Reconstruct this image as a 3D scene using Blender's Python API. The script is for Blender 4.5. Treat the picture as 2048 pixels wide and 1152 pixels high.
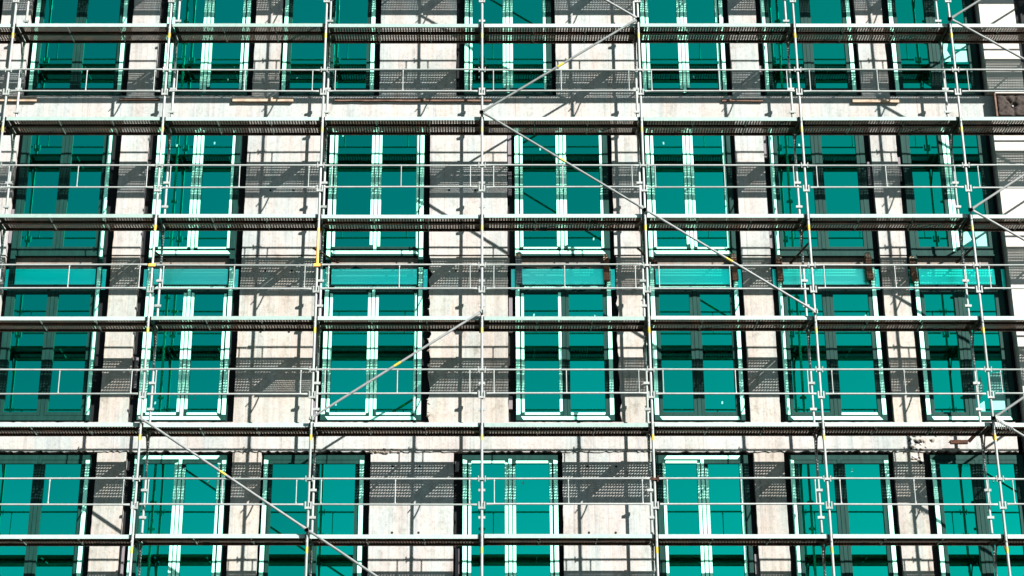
import bpy, math, random
from mathutils import Vector, Matrix
random.seed(7)
R_ = math.radians
scene = bpy.context.scene
for o in list(bpy.data.objects): bpy.data.objects.remove(o)

# ------------------------------------------------------------------ camera
cam_d = bpy.data.cameras.new('camera'); cam = bpy.data.objects.new('camera', cam_d)
scene.collection.objects.link(cam); scene.camera = cam
cam.location = (0.0407, -34.2061, -6.7113)
cam.rotation_euler = (math.pi/2 + 0.4161, 0.0, 0.0)
cam_d.sensor_width = 36.0; cam_d.lens = 67.95
cam_d.shift_x = 0.02727; cam_d.shift_y = -0.18672
cam_d.clip_start = 0.1; cam_d.clip_end = 500

# ------------------------------------------------------------------ sky and sun
KX, KZ = 0.968, 0.866                     # sun: metres sideways / down per metre towards the facade
sun_el = math.atan2(KZ, math.hypot(KX, 1)); sun_az = math.atan2(KX, -1.0)
w = bpy.data.worlds.new('World'); scene.world = w; w.use_nodes = True
nt = w.node_tree; bg = nt.nodes['Background']
sky = nt.nodes.new('ShaderNodeTexSky'); sky.sky_type = 'NISHITA'; sky.sun_disc = False
sky.sun_elevation = sun_el; sky.sun_rotation = sun_az
sky.air_density = 0.42; sky.dust_density = 0.3; sky.ozone_density = 1.0
tint = nt.nodes.new('ShaderNodeMix'); tint.data_type = 'RGBA'; tint.blend_type = 'MULTIPLY'   # the photograph's teal white balance of the sky
tint.inputs[0].default_value = 1.0; tint.inputs[7].default_value = (0.80, 1.08, 0.86, 1)
nt.links.new(sky.outputs[0], tint.inputs[6]); nt.links.new(tint.outputs[2], bg.inputs[0]); bg.inputs[1].default_value = 0.05
sd = bpy.data.lights.new('sun', 'SUN'); sd.energy = 5.0; sd.angle = R_(0.5); sd.color = (1, 0.965, 0.92)
sun = bpy.data.objects.new('sun', sd); scene.collection.objects.link(sun)
sun.rotation_euler = Vector((-KX, 1.0, -KZ)).to_track_quat('-Z', 'Y').to_euler()
sun.location = (12, -14, 18)
vs = scene.view_settings
vs.view_transform = 'Standard'; vs.look = 'None'; vs.exposure = 1.9; vs.gamma = 1.0; vs.use_curve_mapping = False

# ------------------------------------------------------------------ materials
def mat(name, base, rough=0.6, metal=0.0, spec=0.5, coat=0.0):
    m = bpy.data.materials.new(name); m.use_nodes = True
    b = m.node_tree.nodes['Principled BSDF']
    b.inputs['Base Color'].default_value = (*base, 1); b.inputs['Roughness'].default_value = rough
    b.inputs['Metallic'].default_value = metal; b.inputs['Specular IOR Level'].default_value = spec
    b.inputs['Coat Weight'].default_value = coat
    return m
def N(m, t, **kw):
    n = m.node_tree.nodes.new(t)
    for k, v in kw.items(): setattr(n, k, v)
    return n
def L(m, a, b): m.node_tree.links.new(a, b)
def ramp(m, fac, stops):
    r = N(m, 'ShaderNodeValToRGB'); e = r.color_ramp.elements
    while len(e) < len(stops): e.new(0.5)
    for s, (p, c) in zip(e, stops): s.position = p; s.color = (*c, 1)
    L(m, fac, r.inputs[0]); return r.outputs[0]
def coords(m, scale, rand=True):
    g = N(m, 'ShaderNodeNewGeometry'); mp = N(m, 'ShaderNodeMapping'); mp.inputs['Scale'].default_value = scale
    L(m, g.outputs['Position'], mp.inputs[0]); return mp.outputs[0]
def noise(m, vec, scale, detail=4, rough=0.6):
    n = N(m, 'ShaderNodeTexNoise'); n.inputs['Scale'].default_value = scale
    n.inputs['Detail'].default_value = detail; n.inputs['Roughness'].default_value = rough
    L(m, vec, n.inputs['Vector']); return n.outputs['Fac']
def mix(m, mode, fac, a, b):
    x = N(m, 'ShaderNodeMix', data_type='RGBA', blend_type=mode)
    if isinstance(fac, float): x.inputs[0].default_value = fac
    else: L(m, fac, x.inputs[0])
    for s, i in ((a, 6), (b, 7)):
        if isinstance(s, tuple): x.inputs[i].default_value = (*s, 1)
        else: L(m, s, x.inputs[i])
    return x.outputs[2]
def bump(m, h, dist, strength=1.0):
    b = N(m, 'ShaderNodeBump'); b.inputs['Distance'].default_value = dist; b.inputs['Strength'].default_value = strength
    L(m, h, b.inputs['Height']); L(m, b.outputs[0], m.node_tree.nodes['Principled BSDF'].inputs['Normal'])
def setc(m, c): L(m, c, m.node_tree.nodes['Principled BSDF'].inputs['Base Color'])

def concrete(name, tone, stain):
    m = mat(name, tone, 0.9, spec=0.2)
    big = noise(m, coords(m, (0.6, 0.6, 0.5)), 1.3, 5)
    streak = noise(m, coords(m, (9.0, 9.0, 0.35)), 2.2, 6, 0.7)        # board-marked, rain-streaked
    board = noise(m, coords(m, (2.3, 2.3, 0.05)), 2.0, 1)
    pit = noise(m, coords(m, (1, 1, 1)), 38, 3, 0.75)
    blot = noise(m, coords(m, (1.0, 1.0, 0.7)), 4.2, 7, 0.7)
    c = ramp(m, big, [(0.3, tuple(t*0.84 for t in tone)), (0.5, tone), (0.72, tuple(min(1, t*1.1) for t in tone))])
    c = mix(m, 'MULTIPLY', 0.5, c, ramp(m, streak, [(0.33, (0.62, 0.62, 0.64)), (0.47, (0.92, 0.92, 0.92)), (0.58, (1, 1, 1))]))
    c = mix(m, 'MULTIPLY', 0.7, c, ramp(m, board, [(0.42, (0.86, 0.88, 0.88)), (0.46, (1, 1, 1)), (0.54, (1, 0.97, 0.93)), (0.6, (0.93, 0.93, 0.95))]))
    hue = noise(m, coords(m, (1.3, 1.3, 0.45)), 1.7, 3, 0.5)
    c = mix(m, 'MULTIPLY', 0.55, c, ramp(m, hue, [(0.40, (0.97, 0.90, 0.86)), (0.47, (1.0, 0.985, 0.97)), (0.53, (0.94, 1.0, 1.0)), (0.60, (0.80, 0.96, 0.97))]))
    fine = noise(m, coords(m, (1, 1, 1)), 17, 6, 0.75)
    c = mix(m, 'MULTIPLY', 0.8, c, ramp(m, fine, [(0.36, (0.78, 0.76, 0.73)), (0.5, (1, 1, 1)), (0.66, (1, 1, 1))]))
    mark = noise(m, coords(m, (1.4, 1.4, 0.9)), 11, 8, 0.8)
    c = mix(m, 'MULTIPLY', 0.85, c, ramp(m, mark, [(0.315, (0.22, 0.19, 0.16)), (0.345, (1, 1, 1))]))
    run = noise(m, coords(m, (5.0, 5.0, 0.12)), 1.4, 5, 0.6)
    c = mix(m, 'MULTIPLY', 0.8, c, ramp(m, run, [(0.66, (1, 1, 1)), (0.74, (0.95, 0.78, 0.60))]))
    joint = noise(m, coords(m, (11.0, 11.0, 0.02)), 1.0, 0)
    c = mix(m, 'MULTIPLY', 0.6, c, ramp(m, joint, [(0.488, (1, 1, 1)), (0.497, (0.55, 0.55, 0.57)), (0.506, (1, 1, 1))]))
    c = mix(m, 'MULTIPLY', stain, c, ramp(m, blot, [(0.3, (0.6, 0.56, 0.5)), (0.43, (0.97, 0.95, 0.92)), (0.6, (1, 1, 1))]))
    c = mix(m, 'MULTIPLY', 0.8, c, ramp(m, pit, [(0.26, (0.25, 0.24, 0.22)), (0.32, (1, 1, 1))]))
    setc(m, c)
    bump(m, mix(m, 'ADD', 0.4, pit, streak), 0.006, 0.55)
    return m
M = {}
M['concrete'] = concrete('cast_concrete', (0.292, 0.287, 0.280), 0.55)
M['concrete2'] = concrete('weathered_concrete', (0.288, 0.274, 0.255), 0.85)
M['rough'] = concrete('broken_concrete', (0.17, 0.148, 0.13), 1.0)
M['render'] = mat('cream_render', (0.62, 0.575, 0.52), 0.95, spec=0.1)
c = ramp(M['render'], noise(M['render'], coords(M['render'], (1, 1, 1)), 3, 6), [(0.3, (0.33, 0.31, 0.285)), (0.65, (0.365, 0.345, 0.32))])
setc(M['render'], c); bump(M['render'], noise(M['render'], coords(M['render'], (1, 1, 1)), 90, 3), 0.002)
M['frame'] = mat('dark_green_frame', (0.018, 0.055, 0.05), 0.6, spec=0.12)
c = ramp(M['frame'], noise(M['frame'], coords(M['frame'], (6, 6, 1)), 3, 5), [(0.3, (0.0015, 0.020, 0.016)), (0.7, (0.004, 0.033, 0.027))])
setc(M['frame'], c)
M['tape'] = mat('white_protective_tape', (0.62, 0.92, 0.86), 0.35, metal=0.15, spec=0.8)
c = ramp(M['tape'], noise(M['tape'], coords(M['tape'], (2, 2, 1)), 6, 5), [(0.3, (0.34, 0.86, 0.64)), (0.7, (0.40, 0.92, 0.69))])
setc(M['tape'], c)
M['glass'] = mat('mirror_coated_glass', (0.0, 0.46, 0.30), 0.015, metal=1.0)
oi = N(M['glass'], 'ShaderNodeObjectInfo'); setc(M['glass'], ramp(M['glass'], oi.outputs['Random'], [(0.0, (0.0, 0.44, 0.285)), (1.0, (0.0, 0.58, 0.38))]))
M['film'] = mat('pale_sticker_and_reflection', (0.10, 0.32, 0.27), 0.5)  # stickers, and pale patches painted as cloth reflections on the glass
M['spandrel'] = mat('teal_spandrel_panel', (0.0, 0.9, 0.75), 0.28, metal=0.93, spec=0.8)
c = ramp(M['spandrel'], noise(M['spandrel'], coords(M['spandrel'], (0.12, 0.12, 0.4)), 1.5, 2), [(0.35, (0.0, 1.0, 0.72)), (0.65, (0.25, 1.0, 0.76))])
setc(M['spandrel'], c)
def galv(name, base, rust):
    m = mat(name, base, 0.6, metal=0.1, spec=0.35)
    n1 = noise(m, coords(m, (1, 1, 1)), 14, 5); n2 = noise(m, coords(m, (1.2, 1.2, 2)), 3, 7, 0.7)
    c = ramp(m, n1, [(0.3, tuple(b*0.78 for b in base)), (0.7, base)])
    c = mix(m, 'MIX', ramp(m, n2, [(0.62-rust, (0, 0, 0)), (0.74-rust, (rust*2.5,)*3)]), c, (0.23, 0.085, 0.035))
    oi_ = N(m, 'ShaderNodeObjectInfo')
    c = mix(m, 'MULTIPLY', 0.9, c, ramp(m, oi_.outputs['Random'], [(0.0, (0.68, 0.74, 0.72)), (0.45, (0.95, 0.97, 0.96)), (1.0, (1, 1, 1))]))
    spl = noise(m, coords(m, (1, 1, 1)), 33, 3, 0.8)                                   # cement splashes and scuffs
    c = mix(m, 'MIX', ramp(m, spl, [(0.66, (0, 0, 0)), (0.70, (0.6, 0.6, 0.6))]), c, (0.30, 0.29, 0.27))
    setc(m, c); return m
M['galv'] = galv('galvanised_tube', (0.25, 0.262, 0.255), 0.035)
M['fascia'] = galv('galvanised_deck', (0.27, 0.35, 0.325), 0.07)
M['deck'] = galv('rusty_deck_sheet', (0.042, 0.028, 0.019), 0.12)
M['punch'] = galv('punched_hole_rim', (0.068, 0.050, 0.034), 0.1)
M['brace'] = galv('brace_tube', (0.17, 0.175, 0.175), 0.03)
M['yellow'] = mat('yellow_paint', (0.36, 0.265, 0.02), 0.45)
M['orange'] = mat('orange_paint', (0.80, 0.36, 0.05), 0.5)
M['rust'] = mat('rust', (0.16, 0.055, 0.025), 0.85, spec=0.2)
c = ramp(M['rust'], noise(M['rust'], coords(M['rust'], (1, 1, 1)), 22, 5), [(0.35, (0.018, 0.009, 0.006)), (0.7, (0.09, 0.033, 0.016))]); setc(M['rust'], c)
M['black'] = mat('black_membrane_and_shade', (0.006, 0.007, 0.008), 0.7, spec=0.15)  # joint membrane, also the shade painted for tie holes and broken cavities
M['bracket'] = mat('grey_mineral_wool', (0.13, 0.115, 0.125), 0.9, spec=0.1)
def wood(name, a, b):
    m = mat(name, a, 0.8, spec=0.2)
    n1 = noise(m, coords(m, (1.2, 14, 14)), 4, 6, 0.7); n2 = noise(m, coords(m, (3, 3, 3)), 2.5, 4)
    c = mix(m, 'MULTIPLY', 0.6, ramp(m, n1, [(0.35, a), (0.65, b)]), ramp(m, n2, [(0.35, (0.45, 0.4, 0.35)), (0.55, (1, 1, 1))]))
    setc(m, c); bump(m, n1, 0.003, 0.5); return m
M['wood'] = wood('pale_timber', (0.24, 0.175, 0.125), (0.38, 0.295, 0.225))
M['wood_dark'] = wood('dark_timber', (0.08, 0.045, 0.032), (0.17, 0.105, 0.08))
M['wood_red'] = wood('brown_batten', (0.085, 0.04, 0.025), (0.17, 0.085, 0.05))
M['slate'] = mat('grey_film_wrap', (0.05, 0.06, 0.065), 0.4)
M['fabric'] = mat('brown_fleece', (0.16, 0.125, 0.11), 1.0, spec=0.05)
c = ramp(M['fabric'], noise(M['fabric'], coords(M['fabric'], (1, 1, 1)), 30, 5), [(0.3, (0.022, 0.018, 0.016)), (0.7, (0.055, 0.045, 0.04))]); setc(M['fabric'], c)
M['ground'] = mat('asphalt_ground', (0.26, 0.23, 0.20), 1.0, spec=0.1)
c = ramp(M['ground'], noise(M['ground'], coords(M['ground'], (1, 1, 1)), 5, 8, 0.7), [(0.3, (0.025, 0.024, 0.022)), (0.7, (0.05, 0.048, 0.045))]); setc(M['ground'], c)

# ------------------------------------------------------------------ mesh helpers
class MB:
    def __init__(s): s.v = []; s.f = []; s.m = []; s.sm = []
    def quad(s, *p, m=0):
        b = len(s.v); s.v += [tuple(q) for q in p]; s.f.append(tuple(range(b, b+len(p)))); s.m.append(m); s.sm.append(False)
    def box(s, x0, x1, y0, y1, z0, z1, m=0):
        b = len(s.v)
        s.v += [(x0,y0,z0),(x1,y0,z0),(x1,y1,z0),(x0,y1,z0),(x0,y0,z1),(x1,y0,z1),(x1,y1,z1),(x0,y1,z1)]
        for f in ((0,3,2,1),(4,5,6,7),(0,1,5,4),(1,2,6,5),(2,3,7,6),(3,0,4,7)):
            s.f.append(tuple(b+i for i in f)); s.m.append(m); s.sm.append(False)
    def tube(s, pts, r, n=10, m=0, flat=None):
        # flat: optional list of (rx, rz) radii per point
        pts = [Vector(p) for p in pts]; base = len(s.v); k = len(pts)
        for i, p in enumerate(pts):
            d = (pts[min(i+1, k-1)] - pts[max(i-1, 0)]).normalized()
            up = Vector((0, 0, 1)) if abs(d.z) < 0.9 else Vector((0, 1, 0))
            a = d.cross(up).normalized(); b = a.cross(d).normalized()
            ra, rb = flat[i] if flat else (r, r)
            for j in range(n):
                t = 2*math.pi*j/n; s.v.append(tuple(p + a*math.cos(t)*ra + b*math.sin(t)*rb))
        for i in range(k-1):
            for j in range(n):
                j2 = (j+1) % n
                s.f.append((base+i*n+j, base+i*n+j2, base+(i+1)*n+j2, base+(i+1)*n+j)); s.m.append(m); s.sm.append(True)
        b2 = len(s.v); s.v += s.v[base:base+n] + s.v[base+(k-1)*n:base+k*n]      # caps keep their own vertices
        s.f.append(tuple(b2+j for j in reversed(range(n)))); s.m.append(m); s.sm.append(False)
        s.f.append(tuple(b2+n+j for j in range(n))); s.m.append(m); s.sm.append(False)
    def prism(s, poly, y0, y1, m=0):      # poly of (x, z), extruded in y; front at y0
        n = len(poly); b = len(s.v)
        s.v += [(x, y0, z) for x, z in poly] + [(x, y1, z) for x, z in poly]
        s.f.append(tuple(b+i for i in range(n))); s.f.append(tuple(b+n+i for i in reversed(range(n))))
        s.m += [m, m]; s.sm += [False, False]
        for i in range(n):
            j = (i+1) % n; s.f.append((b+j, b+i, b+n+i, b+n+j)); s.m.append(m); s.sm.append(False)
    def mesh(s, name, mats):
        me = bpy.data.meshes.new(name); me.from_pydata(s.v, [], s.f); me.update()
        for mm in mats: me.materials.append(mm)
        me.polygons.foreach_set('material_index', s.m); me.polygons.foreach_set('use_smooth', s.sm)
        return me
WORLD = {}
def link(name, mesh, parent=None, loc=(0, 0, 0)):
    """link an object whose mesh is given relative to world point loc"""
    o = bpy.data.objects.new(name, mesh); scene.collection.objects.link(o)
    o['_w'] = 0; del o['_w']
    WORLD[o] = Vector(loc)
    if parent: o.parent = parent; o.location = Vector(loc) - WORLD[parent]
    else: o.location = loc
    return o
def recenter(mb):
    xs = [v[0] for v in mb.v]; ys = [v[1] for v in mb.v]; zs = [v[2] for v in mb.v]
    c = ((min(xs)+max(xs))/2, (min(ys)+max(ys))/2, min(zs))
    mb.v = [(v[0]-c[0], v[1]-c[1], v[2]-c[2]) for v in mb.v]; return c
def part(name, mb, mats, parent=None):
    c = recenter(mb); return link(name, mb.mesh(name, mats), parent, c)
def tag(o, label, cat, group=None, kind=None):
    if label: o['label'] = label
    if cat: o['category'] = cat
    if group: o['group'] = group
    if kind: o['kind'] = kind
    return o
def empty(name, loc, label, cat, group=None):
    o = link(name, None, None, loc); o.empty_display_size = 0.3; return tag(o, label, cat, group)

# ------------------------------------------------------------------ ground
GZ = -8.31
g = MB(); g.quad((-300, -300, GZ), (300, -300, GZ), (300, 300, GZ), (-300, 300, GZ))
o = part('ground', g, [M['ground']]); o['kind'] = 'structure'

# ------------------------------------------------------------------ building
W = 1.325                                  # concrete plane
FY = W + 0.028                            # front of window frames
bld = empty('building', (0, W + 4, GZ), 'unfinished concrete building front with rows of dark green framed windows behind scaffolding', 'building')

def irregular_slab(x0, x1, z0, z1, y0, y1, jt=0.006, jb=0.006, jl=0.0, jr=0.0, step=0.09, stepz=0.12):
    """block whose front face has ragged edges; every edge has real thickness"""
    mb = MB(); nx = max(2, int((x1-x0)/step)); nz = max(2, int((z1-z0)/stepz))
    tt = [z1 - abs(random.gauss(0, jt)) for _ in range(nx+1)]; bb = [z0 + abs(random.gauss(0, jb)) for _ in range(nx+1)]
    ll = [x0 + abs(random.gauss(0, jl)) for _ in range(nz+1)]; rr = [x1 - abs(random.gauss(0, jr)) for _ in range(nz+1)]
    poly = []
    for i in range(1, nx): poly.append((x0+(x1-x0)*i/nx, bb[i]))
    for i in range(0, nz+1): poly.append((rr[i], z0+(z1-z0)*i/nz))
    for i in range(nx-1, 0, -1): poly.append((x0+(x1-x0)*i/nx, tt[i]))
    for i in range(nz, -1, -1): poly.append((ll[i], z0+(z1-z0)*i/nz))
    mb.prism(poly, y0, y1); return mb

# opening table: (x0, x1) of each window frame
COL_A = [(-11.7, -9.93), (-9.15, -7.27), (-6.45, -4.74), (-4.05, -2.18), (-0.36, 1.41), (3.24, 4.94), (5.71, 7.55), (8.33, 10.05)]
COL_B = [(-11.7, -9.93), (-9.15, -7.36), (-6.47, -4.80), (-3.03, -1.14), (0.64, 2.49), (3.24, 4.94), (5.70, 7.60), (8.34, 10.04)]
PIER_A = [(-9.84, -9.24), (-7.15, -6.60), (-4.63, -4.09), (-2.07, -0.52), (1.49, 3.15), (5.04, 5.61), (7.64, 8.20)]
PIER_B = [(-9.84, -9.24), (-7.18, -6.63), (-4.66, -3.20), (-1.03, 0.50), (2.57, 3.12), (5.03, 5.60), (7.72, 8.24)]
# storey heights
ROWS = [('A', 9.04, 11.75), ('B', 5.66, 8.42), ('C', 2.38, 5.02), ('D', -0.98, 1.72)]

tie_mesh = MB(); tie_mesh.tube([(0, -0.002, 0), (0, 0.01, 0)], 0.023, 12); tie_me = tie_mesh.mesh('tie_hole_shade_disc', [M['black']])  # flat black disc painted as the shade inside a formwork tie hole
def pier(x0, x1, z0, z1, kind='concrete', dy=0.0, jl=0.004, jr=0.004, ties=True):
    p = part('pier', irregular_slab(x0, x1, z0, z1, W+dy, W+0.30, 0.003, 0.003, jl, jr), [M[kind]], bld)
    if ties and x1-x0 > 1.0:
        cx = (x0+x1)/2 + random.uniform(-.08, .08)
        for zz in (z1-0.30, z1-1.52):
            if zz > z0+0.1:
                for dx in (-0.28, 0.22): link('tie_hole_shade', tie_me, p, (cx+dx+random.uniform(-.03, .03), W+dy-0.0005, zz))
    return p
for (x0, x1) in PIER_A:
    pier(x0, x1, 8.92, 12.1); pier(x0, x1, -1.6, 1.80, 'concrete' if x1-x0 > 1 else 'concrete2')
for i, (x0, x1) in enumerate(PIER_B):
    ragR = 0.028 if i in (4,) else 0.004; ragL = 0.035 if i in (3, 4) else 0.004
    pier(x0, x1, 5.64, 8.5, 'concrete')
    pier(x0, x1, 2.25, 5.612, 'concrete2', 0.006, ragL, ragR)
# pilaster where the right end meets the rendered wall
part('pier', irregular_slab(10.0, 10.16, 2.25, 8.5, W+0.16, W+0.3), [M['black']], bld)

# floor ledges, standing 0.1 m proud of the piers
def ledge(z0, z1, x1, jb):
    mb = irregular_slab(-13.0, x1, z0, z1, W-0.02, W+0.30, 0.004, jb, 0, 0.0, 0.055, 0.3)
    return part('floor_ledge', mb, [M['concrete']], bld)
ledge(8.49, 9.005, 12.6, 0.006); ledge(1.76, 2.335, 9.97, 0.02); ledge(-1.7, -1.15, 12.6, 0.01); ledge(12.0, 12.6, 12.6, 0.006)
# lower walls down to the ground and body behind
part('wall', irregular_slab(-13, 12.6, GZ, -1.72, W, W+0.3, step=1, stepz=1), [M['concrete']], bld)
mb = MB(); mb.box(-13, 13.4, W+0.62, W+9, GZ, 12.6); part('wall', mb, [M['black']], bld)
# dark membrane closing the joints between frames and piers
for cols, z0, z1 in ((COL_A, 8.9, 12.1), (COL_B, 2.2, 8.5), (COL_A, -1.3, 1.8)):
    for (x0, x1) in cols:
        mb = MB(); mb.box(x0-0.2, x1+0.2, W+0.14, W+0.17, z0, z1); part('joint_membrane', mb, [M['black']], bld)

# ------------------------------------------------------------------ windows
OV, OH, SV, MU = 0.098, 0.088, 0.062, 0.070      # member widths: outer vertical, outer horizontal, sash, mullion
def bars(mb, x0, x1, z0, z1, wv, wh, y0, y1):
    mb.box(x0, x0+wv, y0, y1, z0, z1); mb.box(x1-wv, x1, y0, y1, z0, z1)
    mb.box(x0+wv, x1-wv, y0+0.0015, y1, z0, z0+wh); mb.box(x0+wv, x1-wv, y0+0.0015, y1, z1-wh, z1)
def strip(parent, x0, x1, z0, z1, y, bev=0.0):
    """strip of white tape 2 mm thick with cut ends"""
    j = lambda: random.uniform(0, 0.02)
    if z1-z0 > x1-x0: poly = [(x0, z0+j()+bev), (x1, z0+j()), (x1, z1-j()), (x0, z1-j()-bev)]
    else: poly = [(x0+j(), z0), (x1-j()-bev, z0), (x1-j(), z1), (x0+j()+bev, z1)]
    mb = MB(); mb.prism(poly, y-0.002, y-0.0003); return part('tape_strip', mb, [M['tape']], parent)
def window(x0, x1, z0, z1, flags, sticker=True, oz=(0.0, 0.0), reflections=()):
    F = set(flags.split())
    mb = MB(); bars(mb, x0, x1, z0, z1, OV, OH, FY, FY+0.12)
    cx = (x0+x1)/2
    mb.box(cx-MU/2, cx+MU/2, FY+0.001, FY+0.12, z0+OH, z1-OH)
    win = part('window', mb, [M['frame']], bld)
    G = 0.007
    spans = [(x0+OV+G, cx-MU/2-G, 'L'), (cx+MU/2+G, x1-OV-G, 'R')]
    za, zb = z0+OH+G, z1-OH-G
    for sx0, sx1, sd_ in spans:
        dy = random.uniform(0.003, 0.009)
        mb = MB(); bars(mb, sx0, sx1, za, zb, SV, SV, FY+dy, FY+0.07)
        part('sash', mb, [M['frame']], win)
        mb = MB(); mb.box(sx0+SV-0.008, sx1-SV+0.008, FY+0.040, FY+0.048, za+SV-0.008, zb-SV+0.008)
        part('pane', mb, [M['glass']], win)
        y = FY+dy
        if sd_ == 'L':
            if 'sL' in F: strip(win, sx0+0.008, sx0+SV-0.004, za+0.05, zb-0.05, y)
            if 'mL' in F: strip(win, sx1-SV+0.004, sx1-0.006, za+0.03+random.uniform(0, .08), zb-0.04, y)
            if 'sB' in F or 'sBL' in F: strip(win, sx0+0.05, sx1-0.05, za+0.010, za+SV-0.008, y)
            if 'sT' in F or 'sTL' in F: strip(win, sx0+0.05, sx1-0.05, zb-SV+0.008, zb-0.010, y)
        else:
            if 'mR' in F: strip(win, sx0+0.006, sx0+SV-0.004, za+0.03+random.uniform(0, .08), zb-random.uniform(.03, .14), y)
            if 'sR' in F: strip(win, sx1-SV+0.006, sx1-0.010, za+0.03, zb-0.05, y)
            if 'sB' in F or 'sBR' in F: strip(win, sx0+0.05, sx1-0.06, za+0.010, za+SV-0.008, y)
            if 'sT' in F or 'sTR' in F: strip(win, sx0+0.05, sx1-0.06, zb-SV+0.008, zb-0.010, y)
        if sticker and random.random() < 0.65:
            px = random.uniform(sx0+SV+0.05, sx1-SV-0.08); pz = random.choice([za+SV+random.uniform(.1, .25), zb-SV-random.uniform(.1, .5)])
            mb = MB(); a = random.uniform(-.015, .015)
            mb.prism([(px, pz), (px+.028, pz+a), (px+.03, pz+.05+a), (px+.002, pz+.05)], FY+0.038, FY+0.0395)
            part('sticker', mb, [M['film']], win)
    lo, hi = oz
    if 'oL' in F: strip(win, x0+0.008, x0+OV-0.016, z0+0.10-lo, z1-0.09+hi, FY, 0.0 if lo or hi else -0.02)
    if 'oR' in F: strip(win, x1-OV+0.016, x1-0.008, z0+0.10-lo, z1-0.09+hi, FY, 0.0)
    if 'm' in F: strip(win, cx-MU/2+0.006, cx+MU/2-0.006, z0+0.05, z1-0.06, FY+0.001)
    if 'oB' in F: strip(win, x0+0.13, x1-0.13, z0+0.010, z0+OH-0.014, FY+0.0015, -0.05)
    if 'oT' in F: strip(win, x0+0.13, x1-0.13, z1-OH+0.014, z1-0.010, FY+0.0015, 0.05)
    for poly in reflections:
        mb = MB(); mb.prism(poly, FY+0.0375, FY+0.0395); part('reflection_patch', mb, [M['film']], win)  # pale patch on the pane, a painted curtain reflection
    return win
ALL = 'oL sL mL m mR sR oR '
FLAGS = {
 'A': ['', 'oL oR', ALL, 'oL oR', 'oL sL mL m mR sR', 'oL sL mL m mR sR oR', 'oL oR', 'oL'],
 'B': ['', 'oR', 'oL sL mL m mR sR sB oB', ALL+'oB', 'oL sL mL m mR sR sB oB', 'oL sL mL m mR sR sB oB', 'oL', 'm mR'],
 'C': ['', 'oR', ALL+'sB oB oT', ALL+'sB oB oT', 'oL sL mL oR sB oB oT', 'oL oR oB oT', 'oL oR oB sBR', 'oL oB'],
 'D': ['', 'oR', 'oL mL m mR sR oR oT', 'oL oR', ALL+'sT', 'sL mL m mR sR oT sTL', 'oL oR', 'oL'],
}
REFLECTIONS = {('A', 7): [[(9.36, 10.22), (9.50, 10.22), (9.46, 10.05), (9.52, 9.92), (9.52, 9.80), (9.40, 9.80)],
                    [(9.62, 10.20), (9.92, 10.19), (9.91, 10.09), (9.63, 10.08)], [(9.63, 10.03), (9.92, 10.05), (9.93, 9.80), (9.62, 9.79)]],
         ('B', 7): [[(9.36, 6.10), (9.48, 6.16), (9.55, 5.98), (9.46, 5.86), (9.37, 5.84)],
                    [(9.62, 6.14), (9.88, 6.16), (9.87, 5.84), (9.64, 5.84)]],
         ('C', 7): [[(9.36, 3.06), (9.43, 3.26), (9.47, 3.05), (9.43, 2.86), (9.36, 2.78)],
                    [(9.56, 3.06), (9.64, 3.30), (9.86, 3.32), (9.86, 2.98), (9.57, 2.90)],
                    [(9.57, 2.84), (9.87, 2.92), (9.87, 2.60), (9.60, 2.58)], [(9.37, 2.7), (9.46, 2.76), (9.46, 2.56), (9.38, 2.56)]]}
for r, z0, z1 in ROWS:
    cols = COL_A if r in 'AD' else COL_B
    for i, (x0, x1) in enumerate(cols):
        oz = (0, 0)
        if r == 'B': oz = (0.16, 0)
        if r == 'C': oz = (0, 0.47)
        window(x0, x1, z0, z1, FLAGS[r][i], oz=oz, reflections=REFLECTIONS.get((r, i), ()))
# spandrel zones between the two middle window rows
for i, (x0, x1) in enumerate(COL_B):
    a, b = x0+OV, x1-OV
    mb = MB(); mb.box(x0, a-0.001, FY+0.001, FY+0.12, 5.022, 5.658); mb.box(b+0.001, x1, FY+0.001, FY+0.12, 5.022, 5.658)
    mb.box(a, b, FY+0.004, FY+0.12, 5.022, 5.05)
    part('window_jamb', mb, [M['frame']], bld)
    mb = MB(); mb.box(a+0.02, b-0.02, FY+0.045, FY+0.06, 5.052, 5.375)
    part('spandrel_panel', mb, [M['spandrel']], bld)
    for (u0, u1) in ((x0-0.075, x0-0.004), (x1+0.004, x1+0.085)):
        mb = MB(); mb.box(u0, u1, FY+0.06, FY+0.075, 4.96, 5.375); part('spandrel_panel', mb, [M['spandrel']], bld)
    rg = 0.03 if i in (3, 4) else 0.005
    part('lintel', irregular_slab(a+0.004, b-0.004, 5.38, 5.655, W+0.13, W+0.3, 0.003, rg, 0, 0), [M['rough']], bld)
    mb = MB(); mb.box(a, b, FY-0.012, FY+0.10, 5.626, 5.655); part('sill', mb, [M['frame']], bld)
# pieces of grey insulation left in some joints
for (x, z0, z1) in ((0.545, 7.55, 8.4), (0.55, 6.9, 7.4), (0.55, 4.1, 4.8), (-0.46, 1.42, 1.60), (-0.45, -0.6, 0.0), (-3.13, 5.75, 6.5),
                    (-3.11, 4.2, 4.75), (-6.555, -0.5, 0.15), (5.64, 5.8, 6.4), (5.645, 9.5, 9.7), (5.64, 7.7, 8.3), (-6.56, 3.0, 3.6),
                    (7.66, 7.1, 7.6), (8.26, 7.2, 7.7), (-9.2, 5.9, 6.6), (0.54, 2.6, 2.85), (-3.13, 2.4, 2.75), (5.00, -0.5, -0.1)):
    mb = MB(); mb.box(x-0.033, x+0.036, W+0.05, W+0.139, z0, z1); part('insulation_piece', mb, [M['bracket']], bld)

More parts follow.
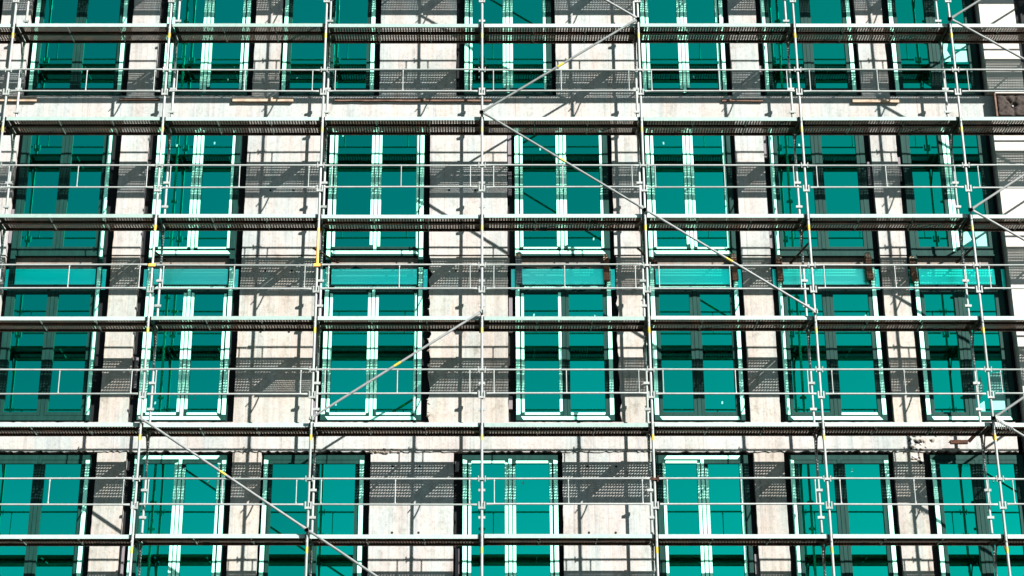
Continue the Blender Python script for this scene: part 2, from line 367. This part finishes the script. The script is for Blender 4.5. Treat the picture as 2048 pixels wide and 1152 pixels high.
# damage in the lower ledge: broken lumps, black ones painted as the shade in cavities
def lump(parent, x, y, z, s, mt):
    mb = MB(); n = 7
    for k in range(2):
        pass
    pts = []
    for a in range(n):
        t = 2*math.pi*a/n; rr = s*random.uniform(.6, 1.15); pts.append((x+rr*math.cos(t), z+rr*0.7*math.sin(t)))
    b = len(mb.v); mb.v += [(px, y, pz) for px, pz in pts] + [(x+random.uniform(-.2, .2)*s, y-s*0.45, z+random.uniform(-.2, .2)*s)]
    for a in range(n): mb.f.append((b+a, b+(a+1) % n, b+n)); mb.m.append(0); mb.sm.append(False)
    return part('broken_edge', mb, [mt], parent)
for k in range(36):
    lx = random.gauss(8.12, 0.15); low = lx < 8.17 and random.random() < 0.4
    lump(bld, lx, (W-0.0005) if low else (W-0.0205), random.uniform(1.56, 1.70) if low else random.uniform(1.80, 2.08), random.uniform(.025, .075), M[random.choice(['rough', 'concrete', 'black', 'rough'])])
for k in range(30):
    lump(bld, random.uniform(-2.1, -1.5), W-0.0205, random.uniform(1.75, 1.82), random.uniform(.015, .05), M['rough'])
for k in range(34):
    lump(bld, random.choice([-1.0, 3.1, 3.1])+random.uniform(-.02, .03), W+0.006, random.uniform(2.35, 5.3), random.uniform(.02, .05), M[random.choice(['rough', 'concrete2'])])

# ------------------------------------------------------------------ rendered wall at the right end
YC = 1.14
rw = empty('rendered_wall', (11.3, W+0.3, GZ), 'smooth cream rendered wall strip at the far right, beside the last window column', 'wall')
mb = MB(); mb.box(10.14, 10.86, YC, W+0.3, 9.02, 12.6); part('wall', mb, [M['render']], rw)
mb = MB(); mb.box(10.14, 13.6, YC, W+0.3, GZ, 8.462); part('wall', mb, [M['render']], rw)
mb = MB(); mb.box(10.26, 13.6, YC-0.03, 1.205, 8.975, 9.018); part('sill', mb, [M['render']], rw)
mb = MB(); mb.box(10.87, 12.5, W, W+0.2, 9.03, 12.6); part('wall', mb, [M['black']], rw)

# ------------------------------------------------------------------ scaffold
BAY, YI = 3.07, 0.905
NB0, NB1 = -4, 4                        # frame indices
LEVELS = [0, 2, 4, 6, 8, 10, 12]
sc = empty('scaffold', (0, YI/2, GZ), 'galvanised steel facade scaffold with perforated decks, guard rails and diagonal braces', 'scaffold')
RU, RL = 0.966, 0.515                   # guard rail heights above the deck

post_mb = MB(); post_mb.tube([(0, 0, 0.002), (0, 0, 1.998)], 0.0242, 14)
post_me = post_mb.mesh('post', [M['galv']])
low_mb = MB(); low_mb.tube([(0, 0, GZ), (0, 0, -0.12)], 0.0242, 14); low_me = low_mb.mesh('post', [M['galv']])
band_mb = MB(); band_mb.tube([(0, 0, 0), (0, 0, 0.11)], 0.0250, 14); band_me = band_mb.mesh('paint_band', [M['yellow']])
oband = MB(); oband.tube([(0, 0, 0), (0, 0, 0.78)], 0.0256, 14); oband_me = oband.mesh('paint_band', [M['orange']])
def boxes_mesh(name, lst, mt, extra=None):
    m_ = MB()
    for b in lst: m_.box(*b)
    if extra: extra(m_)
    return m_.mesh(name, mt)
# wedge housings on the outer posts: at the upper rail flanged, at the lower rail U-shaped
def ex1(m_):
    for s in (-1, 1):
        m_.tube([(s*0.055, -0.035, -0.05), (s*0.062, -0.035, 0.055)], 0.010, 6)
        m_.tube([(s*0.02, -0.02, 0), (s*0.085, -0.03, 0.0)], 0.017, 8)
hous_u = boxes_mesh('wedge_housing', [(-0.045, 0.045, -0.048, -0.018, -0.02, 0.018)], [M['galv']], ex1)
hous_r = boxes_mesh('wedge_housing', [(-0.045, 0.045, -0.048, -0.018, -0.02, 0.018)], [M['rust']], ex1)
hous_o = boxes_mesh('wedge_housing', [(-0.062, 0.062, -0.05, -0.02, -0.025, 0.025)], [M['orange']])
hous_l = boxes_mesh('wedge_housing', [(-0.06, -0.036, -0.045, -0.012, -0.085, 0.045), (0.036, 0.06, -0.045, -0.012, -0.085, 0.045), (-0.055, 0.055, -0.040, -0.010, -0.082, -0.045)], [M['galv']])
hous_i = boxes_mesh('wedge_housing', [(-0.062, 0.062, -0.044, -0.02, -0.022, 0.022), (-0.03, 0.03, -0.03, 0.03, -0.03, 0.03)], [M['galv']])
# deck level connection: dark transom and corner gusset plates
tr = MB()
tr.box(-0.043, -0.037, 0.03, YI-0.03, -0.075, -0.002); tr.box(0.037, 0.043, 0.03, YI-0.03, -0.075, -0.012)
tr.box(-0.037, 0.037, 0.03, YI-0.03, -0.012, -0.004)
tr_me = tr.mesh('transom', [M['deck']])
def gusset(side):
    m_ = MB(); y0 = 0.0 if side > 0 else YI
    for a, b in (((y0+side*0.02, -0.36), (y0+side*0.10, -0.28)), ((y0+side*0.10, -0.28), (y0+side*0.17, -0.17)), ((y0+side*0.17, -0.17), (y0+side*0.24, -0.08))):
        m_.tube([(0, a[0], a[1]), (0, b[0], b[1])], 0.013, 8)
    return m_.mesh('knee_plate', [M['deck']])
gus = (gusset(1), gusset(-1))
perf = MB()                              # perforated stiffener hanging under the inner post head
perf.prism([(-0.014, -0.56)]+[(0.014 if (k//2) % 2 else 0.004, -0.56+0.04*((k+1)//2)) for k in range(20)]+[(-0.014, -0.16)], -0.031, -0.026)
perf_me = perf.mesh('slot_plate', [M['galv']])
hook = MB(); hook.tube([(0, -0.02, -0.12), (-0.01, -0.075, -0.155)], 0.011, 6); hook_me = hook.mesh('brace_hook', [M['galv']])

def holes_row(mb, x0, x1, y0, y1, nx, ny, r, z, holeset=None):
    """perforated sheet: every cell a square ring around a round (8-sided) hole, plus the punched rim"""
    dx, dy = (x1-x0)/nx, (y1-y0)/ny
    for i in range(nx):
        for j in range(ny):
            cx, cy = x0+dx*(i+.5), y0+dy*(j+.5); hx, hy = dx/2, dy/2
            sq = [(hx, 0), (hx, hy), (0, hy), (-hx, hy), (-hx, 0), (-hx, -hy), (0, -hy), (hx, -hy)]
            b = len(mb.v)
            for k in range(8):
                t = math.pi/4*k
                mb.v.append((cx+sq[k][0], cy+sq[k][1], z)); mb.v.append((cx+r*math.cos(t), cy+r*math.sin(t), z))
            for k in range(8):
                k2 = (k+1) % 8
                mb.f.append((b+2*k, b+2*k2, b+2*k2+1, b+2*k+1)); mb.m.append(1); mb.sm.append(False)
            c0 = len(mb.v)                                   # punched collar round the hole
            for k in range(8):
                t = math.pi/4*k; mb.v.append((cx+r*math.cos(t), cy+r*math.sin(t), z+0.0055))
            for k in range(8):
                k2 = (k+1) % 8
                mb.f.append((b+2*k+1, b+2*k2+1, c0+k2, c0+k)); mb.m.append(2); mb.sm.append(False)
def plank(dense=False, front=True):
    mb = MB(); wd = 0.40; x0, x1 = 0.045, BAY-0.045; t = -0.004
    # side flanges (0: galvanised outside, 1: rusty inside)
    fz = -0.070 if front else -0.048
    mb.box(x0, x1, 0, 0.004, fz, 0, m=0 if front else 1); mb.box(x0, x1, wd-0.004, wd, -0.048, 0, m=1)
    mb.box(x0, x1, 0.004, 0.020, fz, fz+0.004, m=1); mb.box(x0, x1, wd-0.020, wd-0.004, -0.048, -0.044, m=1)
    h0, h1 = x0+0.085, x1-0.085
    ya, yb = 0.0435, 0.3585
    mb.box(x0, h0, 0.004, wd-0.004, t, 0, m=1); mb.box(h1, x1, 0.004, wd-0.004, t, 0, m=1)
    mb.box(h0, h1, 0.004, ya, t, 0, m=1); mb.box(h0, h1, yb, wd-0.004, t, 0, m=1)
    if dense: holes_row(mb, h0, h1, ya, yb, 86, 7, 0.0125, -0.002)
    else: holes_row(mb, h0, h1, ya, yb, 53, 5, 0.0172, -0.002)
    # end hooks and cross stiffeners
    mb.box(x0-0.03, x0, 0.05, wd-0.05, -0.06, -0.02, m=1); mb.box(x1, x1+0.03, 0.05, wd-0.05, -0.06, -0.02, m=1)
    for xx in (BAY/3, 2*BAY/3): mb.box(xx-0.006, xx+0.006, 0.022, wd-0.022, -0.035, t-0.0005, m=0)
    return mb.mesh('deck_plank', [M['fascia'], M['deck'], M['punch']])
plank_me = [[plank(False, True), plank(True, True)], [plank(False, False), plank(True, False)]]
def rail(dy=0):
    m_ = MB(); a = 0.085
    xs = [(a, .006, .022), (a+0.05, .010, .020), (a+0.14, .0168, .0168), (BAY-a-0.14, .0168, .0168), (BAY-a-0.05, .010, .020), (BAY-a, .006, .022)]
    m_.tube([(x, -0.035, 0) for x, _, _ in xs], 0, 10, flat=[(p, q) for _, p, q in xs]); return m_.mesh('guard_rail', [M['galv']])
rail_me = rail()
stick = MB(); hgt = RU-RL
stick.tube([(0, -0.035, 0.012), (0, -0.035, 0.05), (0, -0.035, hgt-0.05), (0, -0.035, hgt-0.012)], 0, 8, flat=[(.018, .009), (.0095, .0095), (.0095, .0095), (.018, .009)])
stick_me = stick.mesh('rail_spacer', [M['galv']])
dense_at = {(4, -1), (8, 0), (10, -3), (10, -2), (0, -4), (6, 1), (2, 3)}
for i in range(NB0, NB1+1):
    x = i*BAY
    for zl in [-2]+LEVELS:
        for y in (0.0, YI):
            p = link('post', post_me, sc, (x, y, zl-0.06))
            if y == 0.0:
                link('wedge_housing', hous_r if (i, zl) == (1, 0) else hous_o if (i, zl) in ((-1, 4), (-2, 4)) else hous_u, p, (x, y, zl+RU)); link('wedge_housing', hous_l, p, (x, y, zl+RL))
                if i == -1 and zl == 4: link('paint_band', oband_me, p, (x, y, zl+0.93)).data = oband_me
                else: link('paint_band', band_me, p, (x, y, zl+1.66 if zl != -2 or True else 0))
                link('brace_hook', hook_me, p, (x, y, zl))
            else:
                link('wedge_housing', hous_i, p, (x, y, zl+RU-0.005)); link('wedge_housing', hous_i, p, (x, y, zl+RL-0.05))
                link('slot_plate', perf_me, p, (x, y, zl+2-0.1))
    for y in (0.0, YI): link('post', low_me, sc, (x, y, -1.95))
    for zl in LEVELS:
        t_ = link('transom', tr_me, sc, (x, 0, zl))
        link('knee_plate', gus[0], t_, (x, 0, zl)); link('knee_plate', gus[1], t_, (x, 0, zl))
for i in range(NB0, NB1):
    for zl in LEVELS:
        dz = random.uniform(-.010, .006)
        for k, y in enumerate((0.042, 0.452)):
            dn = (zl, i) in dense_at and (k == 0 or zl == 10) or (zl, i) == (8, 0) and k == 1
            o = link('deck_plank', plank_me[k][1 if dn else 0], sc, (i*BAY, y, zl+dz))
            o.rotation_euler = (0, random.uniform(-.0008, .0008), 0)
        for z in (RU, RL): 
            o = link('guard_rail', rail_me, sc, (i*BAY, 0, zl+z+random.uniform(-.008, .006))); o.rotation_euler = (0, random.uniform(-.003, .003), 0)
        for fx in (0.22, 1.535, 2.85): link('rail_spacer', stick_me, sc, (i*BAY+fx, 0, zl+RL))
# rails of the lift below the frame
for i in range(NB0, NB1):
    for z in (RU, RL): link('guard_rail', rail_me, sc, (i*BAY, 0, -2+z))

def brace(i0, z0, i1, z1):
    a = Vector((i0*BAY, -0.058, z0+0.06)); b = Vector((i1*BAY, -0.058, z1+0.06)); d = (b-a).normalized()
    m_ = MB(); pts = [a+d*0.03, a+d*0.09, a+d*0.16, b-d*0.16, b-d*0.09, b-d*0.03]
    m_.tube(pts, 0, 12, flat=[(.008, .028), (.012, .027), (.0225, .0225), (.0225, .0225), (.012, .027), (.008, .028)])
    o = part('diagonal_brace', m_, [M['brace']], sc)
    mid = (a+b)/2; m2 = MB(); m2.tube([mid-d*0.07, mid+d*0.07], 0.0238, 12); part('paint_band', m2, [M['yellow']], o)
    for p in (a, b):
        m3 = MB(); m3.tube([p+Vector((0, -0.02, 0)), p+Vector((0, 0.045, 0))], 0.03, 8); m3.box(p.x-0.045, p.x+0.045, p.y-0.008, p.y+0.03, p.z-0.03, p.z+0.03)
        m3.tube([p+Vector((0.02, -0.03, 0.045)), p+Vector((0.03, -0.03, -0.05))], 0.008, 6)
        part('swivel_clamp', m3, [M['galv']], o)
for b in ((0, 12, 1, 10), (1, 10, 0, 8), (0, 8, 1, 6), (1, 6, 2, 4), (0, 4, -1, 2), (-2, 2, -1, 0), (-1, 0, 0, -2),
          (3, 12-2, 4, 8), (3, 10, 4, 12), (3, 6, 4, 8), (3, 6, 4, 4), (3, 2, 4, 4), (3, 2, 4, 0)): brace(*b)
# wire bundle and bent sheet at the right node, tie tubes back to the wall
for (xa, za, xb, zb) in ((-3.21, 5.62, -2.80, 5.50), (2.96, 5.62, 3.37, 5.48), (6.22, 5.72, 5.98, 5.48), (9.38, 5.66, 9.20, 5.50), (-6.28, 5.60, -6.15, 5.55)):
    m_ = MB(); m_.tube([(xa, 0.60, za-0.10), (xb, W+0.05, zb)], 0.021, 10)
    m_.box(xb-0.03, xb+0.03, W-0.03, W+0.0, zb-0.03, zb+0.03)
    part('tie_tube', m_, [M['rust']], sc)
m_ = MB()
for k in range(9):
    t = k/8; m_.tube([(9.24+.02*math.sin(k*2), -0.07, 2.10), (9.27+.25*t, -0.09, 1.98-0.1*t), (9.25+.30*t, -0.08, 1.86-0.07*t*random.random())], 0.007, 5)
part('wire_bundle', m_, [M['galv']], sc)
m_ = MB(); m_.box(8.66, 8.98, 1.02, 1.10, 1.86, 1.91); m_.box(8.66, 8.98, 1.02, 1.205, 1.912, 1.925); m_.tube([(9.0, 1.05, 1.9), (9.12, 0.95, 2.02)], 0.035, 8)
part('rusty_bracket', m_, [M['rust']], sc)

# ------------------------------------------------------------------ timber left on the facade
def board(x0, x1, z0, z1, y0, mt, label, tilt=0.0, ragged=False):
    z0 += 0.035; z1 += 0.035; y0 += 0.09
    mb = irregular_slab(x0, x1, z0, z1, y0, W-0.0215, 0.003, 0.003, 0.02 if ragged else 0.004, 0.03 if ragged else 0.004, 0.2, 0.03)
    o = part('timber_board', mb, [M[mt]]); o.rotation_euler = (0, tilt, 0)
    return tag(o, label, 'board', 'timber boards fixed along the upper concrete ledge')
board(-10.6, -8.92, 8.825, 8.925, 1.15, 'wood', 'thick pale timber board with splintered end on the ledge at the far left', 0.004, True)
board(-7.28, -6.46, 8.855, 8.90, 1.15, 'wood_dark', 'short thin brown timber board on the ledge, second from the left')
board(-5.00, -3.78, 8.815, 8.90, 1.14, 'wood', 'pale two-tone timber board on the ledge below the third window of the top row')
board(-2.96, 0.19, 8.825, 8.89, 1.15, 'wood_dark', 'longest timber board, thin and reddish brown, ending at the middle scaffold post', 0.003)
board(4.81, 5.63, 8.825, 8.875, 1.16, 'wood_dark', 'short dark weathered timber board on the ledge right of centre')
board(7.42, 8.36, 8.80, 8.885, 1.15, 'wood', 'pale pinkish timber board on the ledge, rightmost of the boards', 0.01)

def batten(x, z0, z1, w, lean, label, mt='wood_red', top='wood'):
    mb = MB(); a = math.tan(lean)*(z1-z0)
    n = 6; pts = []
    left = [(x-w/2+a*k/n+random.uniform(-.004, .004), z0+(z1-z0)*k/n) for k in range(n+1)]
    right = [(x+w/2+a*k/n+random.uniform(-.004, .004), z0+(z1-z0)*k/n) for k in range(n+1)]
    zc = z1-0.11
    poly = left[:-1]+[(x-w/2+a*.8, zc)]
    mb.prism([*right[:-1], (x+w/2+a*.8, zc), (x-w/2+a*.8, zc), *reversed(left[:-1])], 1.225, 1.305, m=0)
    mb.prism([(x+w/2+a*.8, zc), (x+w/2+a-.01, z1-0.03), (x+a+.01, z1), (x-w/2+a+.01, z1-0.02), (x-w/2+a*.8, zc)], 1.235, 1.30, m=1)
    o = part('timber_batten', mb, [M[mt], M[top]])
    return tag(o, label, 'batten', 'upright timber battens at the teal panels')
batten(0.72, 5.02, 5.67, 0.115, -0.03, 'upright batten in grey film with bare yellow top, left of the fourth teal panel', 'slate')
batten(2.41, 5.09, 5.64, 0.11, -0.03, 'upright brown batten with split top at the right end of the fourth teal panel')
batten(4.885, 5.10, 5.65, 0.11, -0.04, 'upright brown batten behind the diagonal brace, right end of the fifth teal panel')
batten(5.75, 5.08, 5.62, 0.11, -0.02, 'upright brown batten with a pale head at the left end of the sixth teal panel')
batten(7.48, 5.11, 5.67, 0.115, -0.03, 'upright brown batten with frayed pale tip at the right end of the sixth teal panel')
batten(8.33, 5.09, 5.60, 0.11, -0.02, 'upright dark brown batten at the left end of the seventh teal panel')

# brown quilted cover stuffed under the sill at the right end
m_ = MB(); nx, nz = 22, 16; x0, x1, z0, z1 = 10.27, 10.86, 8.47, 8.955; b0 = len(m_.v)
cx_, cz_ = 10.60, 8.72
for j in range(nz+1):
    for i in range(nx+1):
        x = x0+(x1-x0)*i/nx; z = z0+(z1-z0)*j/nz
        dx, dz = x-cx_, z-cz_; r = math.hypot(dx, dz); a = math.atan2(dz, dx)
        h = 0.075*min(1, r/0.12)**0.6
        for aa in (0.02, 1.25, 2.2, 3.6, 4.75): 
            dd = abs((a-aa+math.pi) % (2*math.pi)-math.pi)*max(r, .03); h -= 0.05*math.exp(-(dd/0.018)**2)
        h += 0.012*math.sin(x*37+z*21)*math.sin(z*31)
        if i in (0, nx) or j in (0, nz): h = 0
        m_.v.append((x, 1.195-max(h, 0), z))
for j in range(nz):
    for i in range(nx):
        p = b0+j*(nx+1)+i; m_.f.append((p, p+1, p+nx+2, p+nx+1)); m_.m.append(0); m_.sm.append(True)
m_.box(x0, x1, 1.195, 1.207, z0, z1)
cov = part('insulation_cover', m_, [M['fabric']]); tag(cov, 'brown quilted fabric cover pinned in the middle, under the cream sill at the right edge', 'cover')
m_ = MB(); m_.box(10.235, 10.265, 1.10, 1.207, 8.47, 8.97); part('edge_strip', m_, [M['wood_dark']], cov)
m_ = MB(); m_.tube([(cx_, 1.19, cz_), (cx_, 1.165, cz_)], 0.016, 8); part('pin', m_, [M['galv']], cov)

# ------------------------------------------------------------------ render defaults
scene.render.resolution_x = 1024; scene.render.resolution_y = 576
scene.render.engine = 'CYCLES'
scene.cycles.max_bounces = 6
